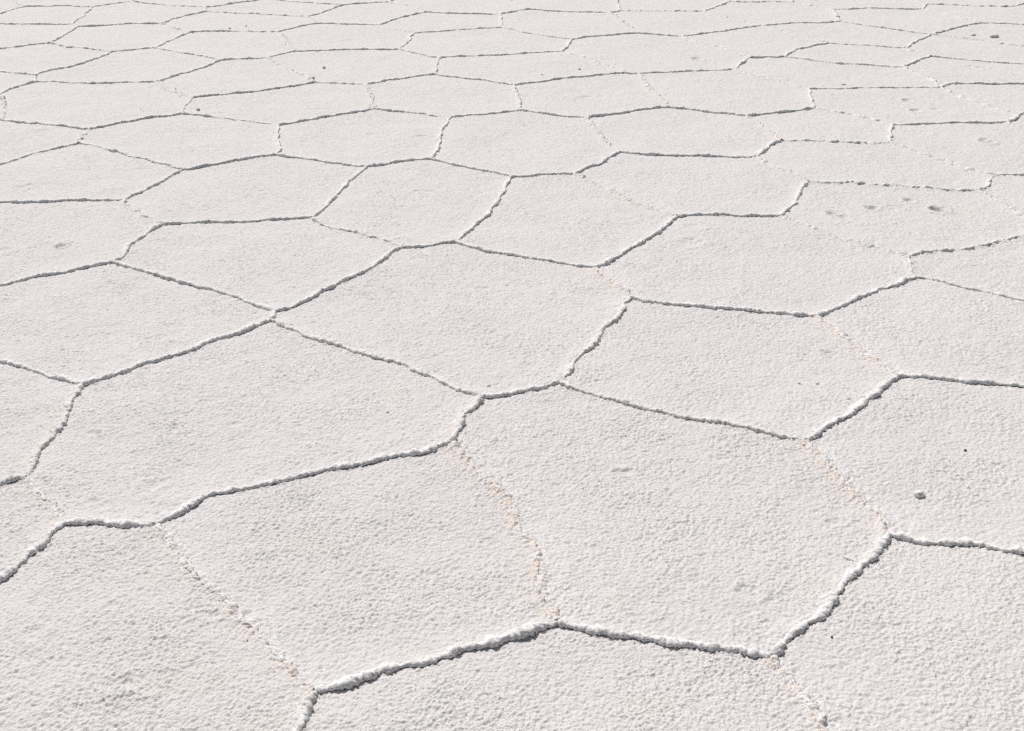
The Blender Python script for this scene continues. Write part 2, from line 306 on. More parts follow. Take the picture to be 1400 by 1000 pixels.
def smooth(a, b, x):
    t = np.clip((x - a) / (b - a), 0, 1); return t * t * (3 - 2 * t)

DG = ground([d[:2] for d in DENTS]); BG = ground([b[:2] for b in BLOTCH])

def crust_height(x, y, s):
    """height of the salt crust; s = mesh spacing, grain finer than it is left out"""
    wx = x + .006 * perlin(x / .03, y / .03, 91); wy = y + .006 * perlin(x / .03, y / .03, 92)
    z = .0075 * perlin(x / .55, y / .55, 1) + .0024 * perlin(x / .16, y / .16, 2) + .0011 * perlin(x / .05, y / .05, 3)
    rough = .72 + .42 * smooth(-.5, .6, perlin(x / .22, y / .22, 4)) + .25 * smooth(.1, .7, perlin(x / .09, y / .09, 10))
    g = .0021 * knobs(wx / .0062, wy / .0062, 5)
    g = g + .0015 * knobs(wx / .0125, wy / .0125, 6) * smooth(-.6, .4, perlin(x / .04, y / .04, 9))
    g = g + .0010 * perlin(x / .010, y / .010, 7)
    if s < .005: g = g + .0009 * perlin(x / .0038, y / .0038, 8)
    z = z + g * rough * GRAIN - pits(wx, wy, .024, 11, .0030) - pits(wx, wy, .013, 12, .0016)
    return z
GRAIN = 1.5
def dents(x, y):
    z = np.zeros(x.shape); x0, x1, y0, y1 = x.min() - .2, x.max() + .2, y.min() - .2, y.max() + .2
    for (cx, cy), (_, _, L, Wd, dep) in zip(DG, DENTS):
        if x0 < cx < x1 and y0 < cy < y1:
            m = (np.abs(x - cx) < .25) & (np.abs(y - cy) < .25)
            xx = x[m] - cx; yy = y[m] - cy
            k = perlin(xx / .03 + cx * 7, yy / .03 + cy * 5, 33)
            r = np.sqrt((xx / (L / 2)) ** 2 + (yy / (Wd / 1.3)) ** 2) + .35 * k
            z[m] += -(1.4 if dep >= .0065 else .85) * dep * (1 - smooth(.42, 1.05, r)) + .38 * dep * np.exp(-((r - 1.35) / .3) ** 2)
    return z

# ---------------------------------------------------------------- faces of the network
P = dict(J); P.update(dict(OUT))
oname = [n for n, _ in OUT]
EDGES = [dict(a=a, b=b, s=s, br=br, p=p, pts=[P[a]] + list(m) + [P[b]], rim=True) for a, b, s, br, p, m in E]
EDGES += [dict(a=n, b=oname[(i + 1) % len(oname)], s=.5, br=.3, p=0, pts=[P[n], P[oname[(i + 1) % len(oname)]]], rim=False) for i, n in enumerate(oname)]
adj = {}
for k, e in enumerate(EDGES):
    adj.setdefault(e['a'], []).append((k, 1, e['b'], e['pts']))
    adj.setdefault(e['b'], []).append((k, -1, e['a'], e['pts'][::-1]))
for n in adj:
    adj[n].sort(key=lambda t: math.atan2(t[3][1][1] - t[3][0][1], t[3][1][0] - t[3][0][0]))
FACES = []; seen = set()
for n in adj:
    for t0 in adj[n]:
        if (t0[0], t0[1]) in seen: continue
        poly = []; ks = []; t = t0
        while (t[0], t[1]) not in seen:
            seen.add((t[0], t[1])); poly += t[3][:-1]; ks.append(t[0])
            L = adj[t[2]]
            i = [j for j, q in enumerate(L) if q[0] == t[0] and q[1] == -t[1]][0]
            t = L[(i + 1) % len(L)]
        q = np.array(poly, float); A = (q[:, 0] * np.roll(q[:, 1], -1) - np.roll(q[:, 0], -1) * q[:, 1]).sum() / 2
        if abs(A) < 1e6: FACES.append(dict(poly=q, edges=ks, area=abs(A)))

# every edge as a wavering line on the ground
for k, e in enumerate(EDGES):
    g = ground(e['pts']); d = np.r_[0, np.cumsum(np.hypot(*np.diff(g, axis=0).T))]
    e['len'] = d[-1]; n = max(2, int(d[-1] / .02)); t = np.linspace(0, d[-1], n + 1)
    q = np.stack([np.interp(t, d, g[:, 0]), np.interp(t, d, g[:, 1])], 1)
    for _ in range(2):                                             # round the corners of the traced line
        q[1:-1] = .25 * q[:-2] + .5 * q[1:-1] + .25 * q[2:]
    tan = np.gradient(q, axis=0); tan /= np.linalg.norm(tan, axis=1)[:, None] + 1e-9
    nor = np.stack([-tan[:, 1], tan[:, 0]], 1)
    w = np.minimum(1, np.minimum(t, d[-1] - t) / .06)
    off = (.0085 * perlin(t / .11, t * 0 + k * 3.7, 21) + .0058 * perlin(t / .045, t * 0 + k * 1.9, 22)) * w
    e['line'] = q + nor * off[:, None]; e['t'] = t
    # side of the sun: the ridge is the lip of the plate it leans out of
    m = q[len(q) // 2]; e['mid'] = m
def inside(poly, x, y):
    c = np.zeros(np.shape(x), bool); n = len(poly)
    for i in range(n):
        x1, y1 = poly[i]; x2, y2 = poly[(i + 1) % n]
        if y1 == y2: continue
        c ^= ((y1 > y) != (y2 > y)) & (x < (x2 - x1) * (y - y1) / (y2 - y1) + x1)
    return c
for f in FACES:
    pts = []
    # chain the edge lines head to tail
    ks = f['edges']
    for i, k in enumerate(ks):
        L = EDGES[k]['line']; nx = EDGES[ks[(i + 1) % len(ks)]]['line']
        if min(np.hypot(*(L[-1] - nx[0])), np.hypot(*(L[-1] - nx[-1]))) > 1e-6: L = L[::-1]
        pts.append(L[:-1])
    f['g'] = np.concatenate(pts)
    q = f['g']; c = q[:, 0] * np.roll(q[:, 1], -1) - np.roll(q[:, 0], -1) * q[:, 1]; A = c.sum() / 2
    f['c'] = np.array([((q[:, 0] + np.roll(q[:, 0], -1)) * c).sum() / (6 * A), ((q[:, 1] + np.roll(q[:, 1], -1)) * c).sum() / (6 * A)])
for k, e in enumerate(EDGES):
    if not e['rim']: continue
    own = [f for f in FACES if k in f['edges']]
    tan = e['line'][-1] - e['line'][0]; nor = np.array([-tan[1], tan[0]]); nor /= np.linalg.norm(nor)
    if abs(nor @ SHADOW) < .30 and nor[0] < 0: nor = -nor          # runs with the light: belongs to the plate on its left
    elif abs(nor @ SHADOW) >= .30 and nor @ SHADOW < 0: nor = -nor
    e['down'] = nor                                                # away from the owner
    own.sort(key=lambda f: (f['c'] - e['mid']) @ nor)
    e['owner'] = own[0]

# ---------------------------------------------------------------- helpers
C = bpy.context.scene.collection
def mesh_obj(name, verts, faces, mat, parent=None, col=None, smooth_=True):
    me = bpy.data.meshes.new(name)
    verts = np.asarray(verts, np.float32); faces = np.asarray(faces, np.int32); k = faces.shape[1]
    me.vertices.add(len(verts)); me.vertices.foreach_set('co', verts.ravel())
    me.loops.add(faces.size); me.loops.foreach_set('vertex_index', faces.ravel())
    me.polygons.add(len(faces)); me.polygons.foreach_set('loop_start', np.arange(0, faces.size, k, dtype=np.int32))
    if smooth_: me.polygons.foreach_set('use_smooth', np.ones(len(faces), bool))
    me.update(); me.validate()
    if col is not None and len(col) == len(me.vertices):
        a = me.color_attributes.new('salt', 'FLOAT_COLOR', 'POINT')
        c = np.ones((len(verts), 4), np.float32); c[:, :3] = col; a.data.foreach_set('color', c.ravel())
    me.materials.append(mat)
    o = bpy.data.objects.new(name, me); C.objects.link(o)
    if parent is not None: o.parent = parent
    return o
def empty(name, loc):
    o = bpy.data.objects.new(name, None); o.empty_display_size = .1; o.location = loc; C.objects.link(o); return o
def seg_dist(x, y, line):
    """distance from points to a polyline"""
    best = np.full(x.shape, 1e9)
    for i in range(len(line) - 1):
        ax, ay = line[i]; bx, by = line[i + 1]; dx, dy = bx - ax, by - ay; l2 = dx * dx + dy * dy + 1e-12
        t = np.clip(((x - ax) * dx + (y - ay) * dy) / l2, 0, 1)
        best = np.minimum(best, (x - ax - t * dx) ** 2 + (y - ay - t * dy) ** 2)
    return np.sqrt(best)

# ---------------------------------------------------------------- materials
def nodes(name):
    m = bpy.data.materials.new(name); m.use_nodes = True; nt = m.node_tree
    b = nt.nodes['Principled BSDF']; return m, nt, b
def mixc(nt, fac, a, b):
    n = nt.nodes.new('ShaderNodeMix'); n.data_type = 'RGBA'
    if hasattr(fac, 'links') or hasattr(fac, 'is_linked'): nt.links.new(fac, n.inputs[0])
    else: n.inputs[0].default_value = fac
    for s, v in ((n.inputs[6], a), (n.inputs[7], b)):
        if isinstance(v, tuple): s.default_value = v
        else: nt.links.new(v, s)
    return n.outputs[2]
def tex(nt, kind, scale, detail=None, **kw):
    n = nt.nodes.new(kind); n.inputs['Scale'].default_value = scale
    if detail is not None: n.inputs['Detail'].default_value = detail
    for k, v in kw.items(): setattr(n, k, v)
    return n
def ramp(nt, src, a, b):
    n = nt.nodes.new('ShaderNodeMapRange'); n.inputs['From Min'].default_value = a; n.inputs['From Max'].default_value = b
    nt.links.new(src, n.inputs['Value']); return n.outputs['Result']
BASE = (.699, .692, .688, 1); WARM = (.710, .698, .688, 1); COOL = (.698, .691, .689, 1); DULL = (.686, .675, .668, 1)
PEACH = (.79, .62, .50, 1); FROST = (.835, .835, .83, 1)
def salt_material(name, bump=.35, attr=True, sss=0.):
    m, nt, b = nodes(name)
    co = nt.nodes.new('ShaderNodeNewGeometry')
    n1 = tex(nt, 'ShaderNodeTexNoise', 1.7, 4); n2 = tex(nt, 'ShaderNodeTexNoise', 38, 3); n3 = tex(nt, 'ShaderNodeTexNoise', 300, 4)
    for n in (n1, n2, n3): nt.links.new(co.outputs['Position'], n.inputs['Vector'])
    col = mixc(nt, ramp(nt, n1.outputs['Fac'], .35, .65), COOL, WARM)
    col = mixc(nt, ramp(nt, n2.outputs['Fac'], .30, .70), DULL, col)
    if attr:
        a = nt.nodes.new('ShaderNodeAttribute'); a.attribute_name = 'salt'
        s = nt.nodes.new('ShaderNodeSeparateColor'); nt.links.new(a.outputs['Color'], s.inputs['Color'])
        col = mixc(nt, s.outputs['Red'], col, PEACH); col = mixc(nt, s.outputs['Green'], col, FROST)
    nt.links.new(col, b.inputs['Base Color'])
    b.inputs['Roughness'].default_value = .85; b.inputs['Specular IOR Level'].default_value = .25
    if sss: b.inputs['Subsurface Weight'].default_value = sss; b.inputs['Subsurface Radius'].default_value = (1, .95, .9); b.inputs['Subsurface Scale'].default_value = .005
    bp = nt.nodes.new('ShaderNodeBump'); bp.inputs['Strength'].default_value = bump; bp.inputs['Distance'].default_value = .0022
    nt.links.new(n3.outputs['Fac'], bp.inputs['Height']); nt.links.new(bp.outputs['Normal'], b.inputs['Normal'])
    return m
M_CRUST = salt_material('salt crust', .9); M_RIDGE = salt_material('crumbly ridge salt', .9, sss=.25); M_CLOD = salt_material('salt clod', .7, sss=.6)

# ---------------------------------------------------------------- plates
PX = CAM_H  # metres per pixel follow from the distance
def spacing(c): return max(.0017, 1.02 * math.hypot(c[0], c[1], CAM_H) / 1170.0)
def stains(x, y):
    st = np.zeros(x.shape)
    for (cx, cy), (_, _, r, amt) in zip(BG, BLOTCH):
        if x.min() - r * 2 < cx < x.max() + r * 2 and y.min() - r * 2 < cy < y.max() + r * 2:
            d = np.hypot(x - cx, y - cy) / r
            st = np.maximum(st, amt * .22 * np.clip(1.0 - d + .7 * perlin(x / .05 + cx, y / .05 + cy, 44), 0, 1))
    return st
def edge_fields(x, y, f):
    """distance to the nearest crack, swell of the rims, peach stain and white frost along them"""
    dm = np.full(x.shape, 9.); z = np.zeros(x.shape); st = np.zeros(x.shape); fr = np.zeros(x.shape)
    for k in f['edges']:
        e = EDGES[k]
        if not e['rim']: continue
        d = seg_dist(x, y, e['line'][::1]); dm = np.minimum(dm, d)
        mine = e['owner'] is f; lip = .0065 if mine else -.0020
        z += e['s'] * lip * np.exp(-d / .028) * (1 - .8 * e['br'])
        if e['p'] > 0:
            left = (f['c'][0] < e['mid'][0]) if abs(e['down'] @ SHADOW) < .55 else not mine
            nz = .5 + .9 * perlin(x / .028 + k, y / .028, 55)
            q = e['p'] * np.exp(-d / (.023 if left else .008)) * (.95 if left else .5)
            st = np.maximum(st, np.clip(q * (nz - .02) * .95, 0, .6))
            if not left: fr = np.maximum(fr, np.clip(.9 * e['p'] * np.exp(-d / .04) * (.6 + perlin(x / .03, y / .03, 56)), 0, 1))
        rg = max(e['br'], .7 * e['p'])
        if rg > .2:                                                # broken cracks: rough, crumbly border
            along = np.clip(.75 + .9 * perlin(x / .04, y / .04, 59), .15, 1.3)
            z += .0135 * rg * np.exp(-(d / (.013 + .007 * np.clip(perlin(x / .06, y / .06, 54), -.6, 1))) ** 2) * np.clip(.25 + .9 * knobs(x / .0110, y / .0110, 57), 0, 1.1) * along
            z += .0050 * rg * np.exp(-(d / .030) ** 2) * np.clip(knobs(x / .0085, y / .0085, 53) - .15, 0, 1) * (1.3 - along * .5)
            z += .0030 * rg * np.exp(-d / .022) * np.clip(perlin(x / .014, y / .014, 60) + .25, -.2, 1)
        fr = np.maximum(fr, (.9 if mine else .5) * max(e['s'], rg) * np.exp(-d / .012) * (.65 + .8 * perlin(x / .03, y / .03, 58)))
    z -= .0040 * np.exp(-(dm / .006) ** 2)
    return dm, z, st, np.clip(fr, 0, 1)

def build_crust(f, root):
    s = spacing(f['c']); q = f['g']; cx, cy = f['c']
    x0, y0 = q.min(0) - s; x1, y1 = q.max(0) + s
    nx = int((x1 - x0) / s) + 2; ny = int((y1 - y0) / s) + 2
    gx, gy = np.meshgrid(x0 + s * np.arange(nx), y0 + s * np.arange(ny))
    ins = inside(q, gx, gy)
    near = np.zeros_like(ins); cell = ins[:-1, :-1] | ins[1:, :-1] | ins[:-1, 1:] | ins[1:, 1:]
    for i in (0, 1):
        for j in (0, 1): near[i:ny - 1 + i, j:nx - 1 + j] |= cell
    idx = -np.ones(ins.shape, np.int64); idx[near] = np.arange(near.sum())
    x = gx[near]; y = gy[near]; out = ~ins[near]
    # corners that fall outside are drawn in to the border of the plate
    xo, yo = x[out].copy(), y[out].copy(); best = np.full(xo.shape, 1e9); bx, by = xo.copy(), yo.copy()
    n = len(q)
    for i in range(n):
        a = q[i]; b = q[(i + 1) % n]; d = b - a; l2 = d @ d + 1e-12
        t = np.clip(((xo - a[0]) * d[0] + (yo - a[1]) * d[1]) / l2, 0, 1); ex = a[0] + t * d[0]; ey = a[1] + t * d[1]
        dd = (xo - ex) ** 2 + (yo - ey) ** 2; m = dd < best; best[m] = dd[m]; bx[m] = ex[m]; by[m] = ey[m]
    x[out] = bx + (xo - bx) * .6; y[out] = by + (yo - by) * .6
    dm, z, st, fr = edge_fields(x, y, f)
    z = z + crust_height(x, y, s) + dents(x, y)
    st = np.maximum(st, stains(x, y))
    a = idx[:-1, :-1][cell]; b = idx[:-1, 1:][cell]; c = idx[1:, 1:][cell]; d = idx[1:, :-1][cell]
    quads = np.stack([a, b, c, d], 1)
    # the rim goes down to give the plate its thickness
    ed = np.concatenate([quads[:, [0, 1]], quads[:, [1, 2]], quads[:, [2, 3]], quads[:, [3, 0]]])
    key = np.minimum(ed[:, 0], ed[:, 1]) * (len(x) + 1) + np.maximum(ed[:, 0], ed[:, 1])
    _, first, cnt = np.unique(key, return_index=True, return_counts=True); be = ed[first[cnt == 1]]
    bv = np.unique(be); low = {int(v): len(x) + i for i, v in enumerate(bv)}
    lw = np.array([[low[int(p)], low[int(r)]] for p, r in be])
    skirt = np.stack([be[:, 1], be[:, 0], lw[:, 0], lw[:, 1]], 1)
    V = np.stack([np.r_[x, x[bv]] - cx, np.r_[y, y[bv]] - cy, np.r_[z, np.full(len(bv), -.035)]], 1)
    col = np.zeros((len(V), 3)); col[:len(x), 0] = st; col[:len(x), 1] = fr
    mesh_obj('crust', V, np.concatenate([quads, skirt]), M_CRUST, root, col)
    return len(V)

# ---------------------------------------------------------------- ridges
ICO = None
def lump_parts():
    bm = bmesh.new(); bmesh.ops.create_icosphere(bm, subdivisions=1, radius=1)
    v = np.array([w.co[:] for w in bm.verts]); bm.verts.index_update(); t = np.array([[w.index for w in g.verts] for g in bm.faces]); bm.free()
    return v, t
LV, LT = lump_parts()
rng = np.random.default_rng(7)
def build_ridge(e, k, root, c):
    line = e['line']; d = np.r_[0, np.cumsum(np.hypot(*np.diff(line, axis=0).T))]; L = d[-1]
    if L < .012: return None
    dist = math.hypot(e['mid'][0], e['mid'][1], CAM_H); px = dist / 1170
    ds = max(.0024, 1.1 * px); n = max(5, int(L / ds)); t = np.linspace(0, L, n)
    p = np.stack([np.interp(t, d, line[:, 0]), np.interp(t, d, line[:, 1])], 1)
    far = float(smooth(3.0, 6.5, dist)); R0 = RIDGE * (.56 + .44 * e['s']) * (1 - .04 * far)
    kk = t * 0 + k * 2.37
    w = np.minimum(1, np.minimum(t, L - t) / .03)
    tan = np.gradient(p, axis=0); tan /= np.linalg.norm(tan, axis=1)[:, None] + 1e-9
    nor = np.stack([-tan[:, 1], tan[:, 0]], 1)
    if nor.mean(0) @ e['down'] < 0: nor = -nor
    p = p + nor * ((.0032 * perlin(t / .022, kk, 61) + .0018 * perlin(t / .009, kk, 62)) * w)[:, None]
    # how thick the bead is along its run; broken ridges come and go
    cl = .6 * perlin(t / .075, kk, 63) + .55 * perlin(t / .028, kk, 64)
    br = max(e['br'], .62 * min(1, e['p'] * 1.3)); thr = -1.0 + 1.35 * br - .22 * far
    on = smooth(thr - .10, thr + .22, cl)
    r = R0 * np.clip(1 + (.42 + .25 * far) * perlin(t / (.07), kk, 65) + .42 * perlin(t / (.024 + .02 * far), kk, 66), .35, 1.8) * (.20 + .80 * on)
    # weak seams are trails of clumps, each clump a few centimetres long
    wk = float(smooth(.18, .5, br))
    cl2 = np.clip(knobs(t / (.019 + .022 * far), kk * 3.1, 76) * 1.5 - .15, 0, 1.2)
    r = r * (1 - wk) + wk * R0 * (.66 - .24 * far + (.36 + .58 * far) * cl2 * (.55 + .75 * on)) * np.clip(1 + .4 * perlin(t / .07, kk, 65), .6, 1.4)
    on = np.maximum(on, wk * np.clip(cl2 * 1.4, 0, 1))
    p = p + nor * (wk * .0055 * perlin(t / .03, kk, 77) * w)[:, None]
    r = r * np.sqrt(np.clip(np.minimum(t, L - t) / (1.1 * R0) + .35, .02, 1))
    p[0] -= tan[0] * R0 * .5; p[-1] += tan[-1] * R0 * .5; r[0] = r[-1] = 1e-4
    K = 18 if px < .0035 else 12
    prof = np.array([(-2.3, -.5), (-1.9, -.02), (-1.35, .24), (-.85, .54), (-.4, .80), (-.05, .97), (.25, 1.04), (.55, 1.0), (.80, .86), (.98, .62), (1.04, .38), (.95, .15), (.74, -.06), (.5, -.5)])
    pl = np.r_[0, np.cumsum(np.hypot(*np.diff(prof, axis=0).T))]; pu = np.linspace(0, pl[-1], K)
    prof = np.stack([np.interp(pu, pl, prof[:, 0]), np.interp(pu, pl, prof[:, 1])], 1)
    pn = np.gradient(prof, axis=0); pn = np.stack([-pn[:, 1], pn[:, 0]], 1); pn /= np.linalg.norm(pn, axis=1)[:, None]
    T, PH = np.meshgrid(t, pu, indexing='ij')
    gs = np.maximum(.0055, R0 * .8)
    dis = (.36 + .20 * br) * (knobs(T / gs, PH * r[:, None] / gs + k * 13, 67) - .35) + .15 * perlin(T / .016, PH * .9 + k, 75) + .13 * perlin(T / .006, PH * 2.2 + k, 68)
    # the sunward side of each bead is broader in some stretches than in others
    wid = (.75 + .45 * np.clip(perlin(t / .05, kk, 74), -.6, 1))[:, None]
    ox = np.where(prof[:, 0] < 0, prof[:, 0] * wid, prof[:, 0]) + dis * pn[:, 0]; oz = prof[:, 1] + dis * pn[:, 1]
    offn = ox * r[:, None]; hz = oz * r[:, None] * (.98 - .1 * br) - .0010 - .003 * (1 - on[:, None])
    X = p[:, 0][:, None] + nor[:, 0][:, None] * offn; Y = p[:, 1][:, None] + nor[:, 1][:, None] * offn
    base = .0075 * perlin(p[:, 0] / .55, p[:, 1] / .55, 1) + .0024 * perlin(p[:, 0] / .16, p[:, 1] / .16, 2) + .0015
    Z = hz + base[:, None]
    i = np.arange(n - 1)[:, None] * K; j = np.arange(K)[None, :]; j2 = (j + 1) % K
    q = np.stack([i + j, i + j2, i + K + j2, i + K + j], -1).reshape(-1, 4)
    V = np.stack([X, Y, Z], -1).reshape(-1, 3)
    nz = np.clip(.55 + 1.0 * perlin(T / .03, PH * .3 + k, 69), 0, 1)
    st = np.clip(e['p'] * (nz - .12) * .85, 0, .7).reshape(-1); fr = np.clip(.75 + .5 * perlin(T / .05, PH * .2 + k, 70) - st.reshape(T.shape), 0, 1).reshape(-1)
    tri = np.concatenate([q[:, [0, 1, 2]], q[:, [0, 2, 3]]])
    # loose crumbs lying along the crack
    m = int(L * (40 + 110 * e['br'] + 70 * e['p']) * min(1, .0035 / px) ** .6)
    if m:
        tt = rng.uniform(0, L, m); qx = np.interp(tt, t, p[:, 0]); qy = np.interp(tt, t, p[:, 1])
        nx_ = np.interp(tt, t, nor[:, 0]); ny_ = np.interp(tt, t, nor[:, 1])
        o = rng.normal(0, .0085 + .006 * e['br'], m); sz = (.0012 + .0022 * rng.random(m) ** 2.5) * max(1, (px / .0035) ** .5)
        sz *= .8 + .45 * e['br']
        cz = .0075 * perlin(qx / .55, qy / .55, 1) + .0024 * perlin(qx / .16, qy / .16, 2) + .0022
        cen = np.stack([qx + nx_ * o, qy + ny_ * o, cz - sz * .05], 1)
        jit = 1 + .38 * rng.standard_normal((m, len(LV), 1)); sc = sz[:, None] * (1 + .3 * rng.standard_normal((m, 3)))
        cv = cen[:, None, :] + LV[None] * jit * sc[:, None, :]
        ct = (LT[None] + (np.arange(m) * len(LV))[:, None, None]).reshape(-1, 3) + len(V)
        V = np.concatenate([V, cv.reshape(-1, 3)]); tri = np.concatenate([tri, ct])
        st = np.r_[st, np.repeat(e['p'] * rng.random(m) * .6, len(LV))]; fr = np.r_[fr, np.repeat(.9 * rng.random(m) * (1 - .6 * e['p']), len(LV))]
    V[:, 0] -= c[0]; V[:, 1] -= c[1]
    o = mesh_obj('salt_ridge', V, tri, M_RIDGE, root, np.stack([st, fr, st * 0], 1))
    if e['p'] >= .6: o['label'] = 'crumbly ridge stained peach'
    elif e['s'] >= .9: o['label'] = 'thick unbroken white ridge'
    elif e['br'] >= .65: o['label'] = 'faint ridge broken into crumbs'
    return o
RIDGE = .0115
SUN_ELEV, SUN_STR, SUN_COL, SKY_STR, EXPOSURE = 56, 3.15, (1, .987, .972), .062, -0.07
# a point on each plate in the photograph, and what tells that plate from the others
LABELS = [
((800,930),'wide pinkish plate along the bottom edge, in front of the long thick white ridge'),
((1250,880),'large plate filling the bottom right corner, right of the thick bent ridge'),
((200,880),'large coarse plate filling the bottom left corner, beside a crumbly peach ridge'),
((903,700),'big foreground plate between two slanting peach-stained ridges, right of the photo\'s middle'),
((480,771),'foreground plate with a faint pink patch, its right side a curving peach ridge'),
((323,586),'broad plate left of centre whose right end is a short very dark ridge'),
((1300,640),'plate at the right edge carrying the round white clod and a brown pebble'),
((632,433),'large central plate with one small crumb lying at its pointed lower end'),
((980,500),'plate right of the central plate, with two small crumbs near its right corner'),
((164,438),'wide smooth plate at left, behind the longest diagonal dark ridge'),
((1300,450),'plate at the right edge whose two back ridges meet in a blunt peak'),
((1033,365),'broad plate right of centre with a shallow footprint-like hollow by its back ridge'),
((30,570),'plate cut by the left edge, pinkish along its sinuous dark right ridge'),
((99,320),'plate at the left edge with one dark notch-like pit near its middle'),
((353,353),'unmarked plate touching the upper left side of the large central plate'),
((1346,365),'narrow plate at the right edge between two ridges fanning out from a crumbled junction'),
((779,300),'plate behind the central plate, its back side a dotted peach crumb line'),
((20,715),'small wedge-shaped plate cut by the left edge, behind a thick smooth dark ridge'),
((566,278),'plate with faint curved scratches, behind the left shoulder of the central plate'),
((327,262),'unmarked plate just left of the scratched plate, ringed by grey ridges'),
((947,253),'smooth plate right of the dotted peach line, closed at right by a short steep ridge'),
((103,241),'plate at the left edge behind a long straight level ridge'),
((714,200),'broad plate behind the dotted peach line, with a peach ridge down its right side'),
((1190,225),'wide blank plate at right, directly behind the plate scattered with footprint-like pits'),
((1230,300),'plate at right scattered with several footprint-like pits'),
((1382,262),'plate cut by the right edge, just right of the plate scattered with footprint-like pits'),
((252,193),'plate at left whose right end is a short upright pink-tinged ridge'),
((497,190),'plate with a short hooked scratch at its right end, right of a short upright ridge'),
((1320,205),'plate at right with one V-shaped pit and a square left corner'),
((938,182),'lens-shaped plate held between two slanting peach crumb ridges, above centre right'),
((42,193),'narrow wedge-shaped plate at the left edge, thick ridge behind, thin one before'),
((126,141),'wide plate at upper left whose thick front ridges form a shallow V'),
((980,130),'plate at upper right with a peach crumb line down its left end'),
((1230,145),'plate at upper right marked with three short dark pits'),
((385,140),'long plate at upper left with a stubby bent ridge at its left end'),
((604,132),'plate above centre, a peach crumb line at left, a short upright ridge at right'),
((895,74),'wide plate near the top right of centre with a single dark pit'),
((790,130),'plate with a smudge of shallow pits, left of a peach crumb line'),
((490,91),'plate near the top carrying one small dark crumb left of its middle'),
((1133,102),'long flat plate at upper right with a single crumb by its front ridge'),
((700,95),'plate above centre with two tiny crumbs near its front ridge'),
((162,94),'plate at upper left crossed by several faint dash-like marks'),
((1326,99),'plate at the right edge with a short streak of small pits'),
((325,108),'plate at upper left with a thick dark diagonal ridge for its left side'),
((653,59),'plate near the top whose left end is a short S-shaped ridge'),
((1125,173),'narrow blank plate at right with a dashed faint ridge along its front'),
((1333,72),'plate at the right edge just in front of the two dark clods'),
((52,81),'plate at the upper left edge tapering to a point at its right end'),
((29,48),'plate cut by the left edge with a level back ridge and a diagonal right side'),
((1366,131),'plate at the right edge whose front left ridge is a slanting line of dark lumps'),
((314,63),'plate near the top left closed at its right end by a faint crumb line'),
((474,50),'plate near the top with one faint dash mark, left of a short S-shaped ridge'),
((773,32),'plate near the top bounded at right by a slanting peach crumb line'),
((633,8),'plate cut by the top edge with a reddish speck at its right end'),
((777,6),'plate cut by the top edge, left of a short upright ridge stub'),
((165,53),'plate near the top left with a thin wavy diagonal ridge as its left side'),
((1361,44),'plate at the right edge just behind the two dark clods'),
((1035,58),'plate at upper right between a dark back ridge and two dotted crumb lines'),
((1183,5),'plate cut by the top edge with a peach-tinted right corner'),
((1395,165),'sliver of plate at the right edge beside the plate with three short pits'),
((922,31),'plate near the top right of centre with a small whiter patch'),
((1360,20),'plate in the top right corner below a thin dashed ridge'),
((1162,46),'plate at upper right ending at its right in a short lumpy dark ridge'),
((1238,28),'plate at upper right with a lone clod beside its left corner'),
((98,2),'plate cut by the top edge at left, behind a straight level ridge'),
((319,31),'plate near the top left with two tiny crumbs above its front ridge'),
((1058,19),'plate near the top right with dotted thin ridges behind and at its left'),
((924,5),'plate cut by the top edge, its front ridge almost vanished, its right one lumpy'),
((1178,76),'plate at upper right with a peach crumb patch at its right end'),
((450,2),'sliver of plate cut by the top edge, left of the top edge\'s middle'),
((4,114),'tip of a plate at the left edge behind a thick dark bent ridge'),
((240,4),'low triangular plate cut by the top edge, behind a crumbled junction'),
((1319,2),'sliver of plate cut by the top edge at right, behind a dashed ridge'),
((185,20),'plate near the top left narrowing to a crumbled junction at its right end'),
((498,19),'slim plate near the top left of centre between two rising dark ridges'),
((603,32),'long slim plate near the top ending at right in a short upright ridge'),
((70,20),'plate cut by the left edge near the top, between two level ridges'),
((373,12),'slim lens-shaped plate near the top, right of the crumbled junction'),
((1030,1),'thin sliver of plate at the top edge above a dotted ridge at right'),
((1,145),'tiny corner of plate at the left edge beside a short peach-tinged crumb line'),
((8,5),'corner of a plate in the extreme top left of the photo'),
]
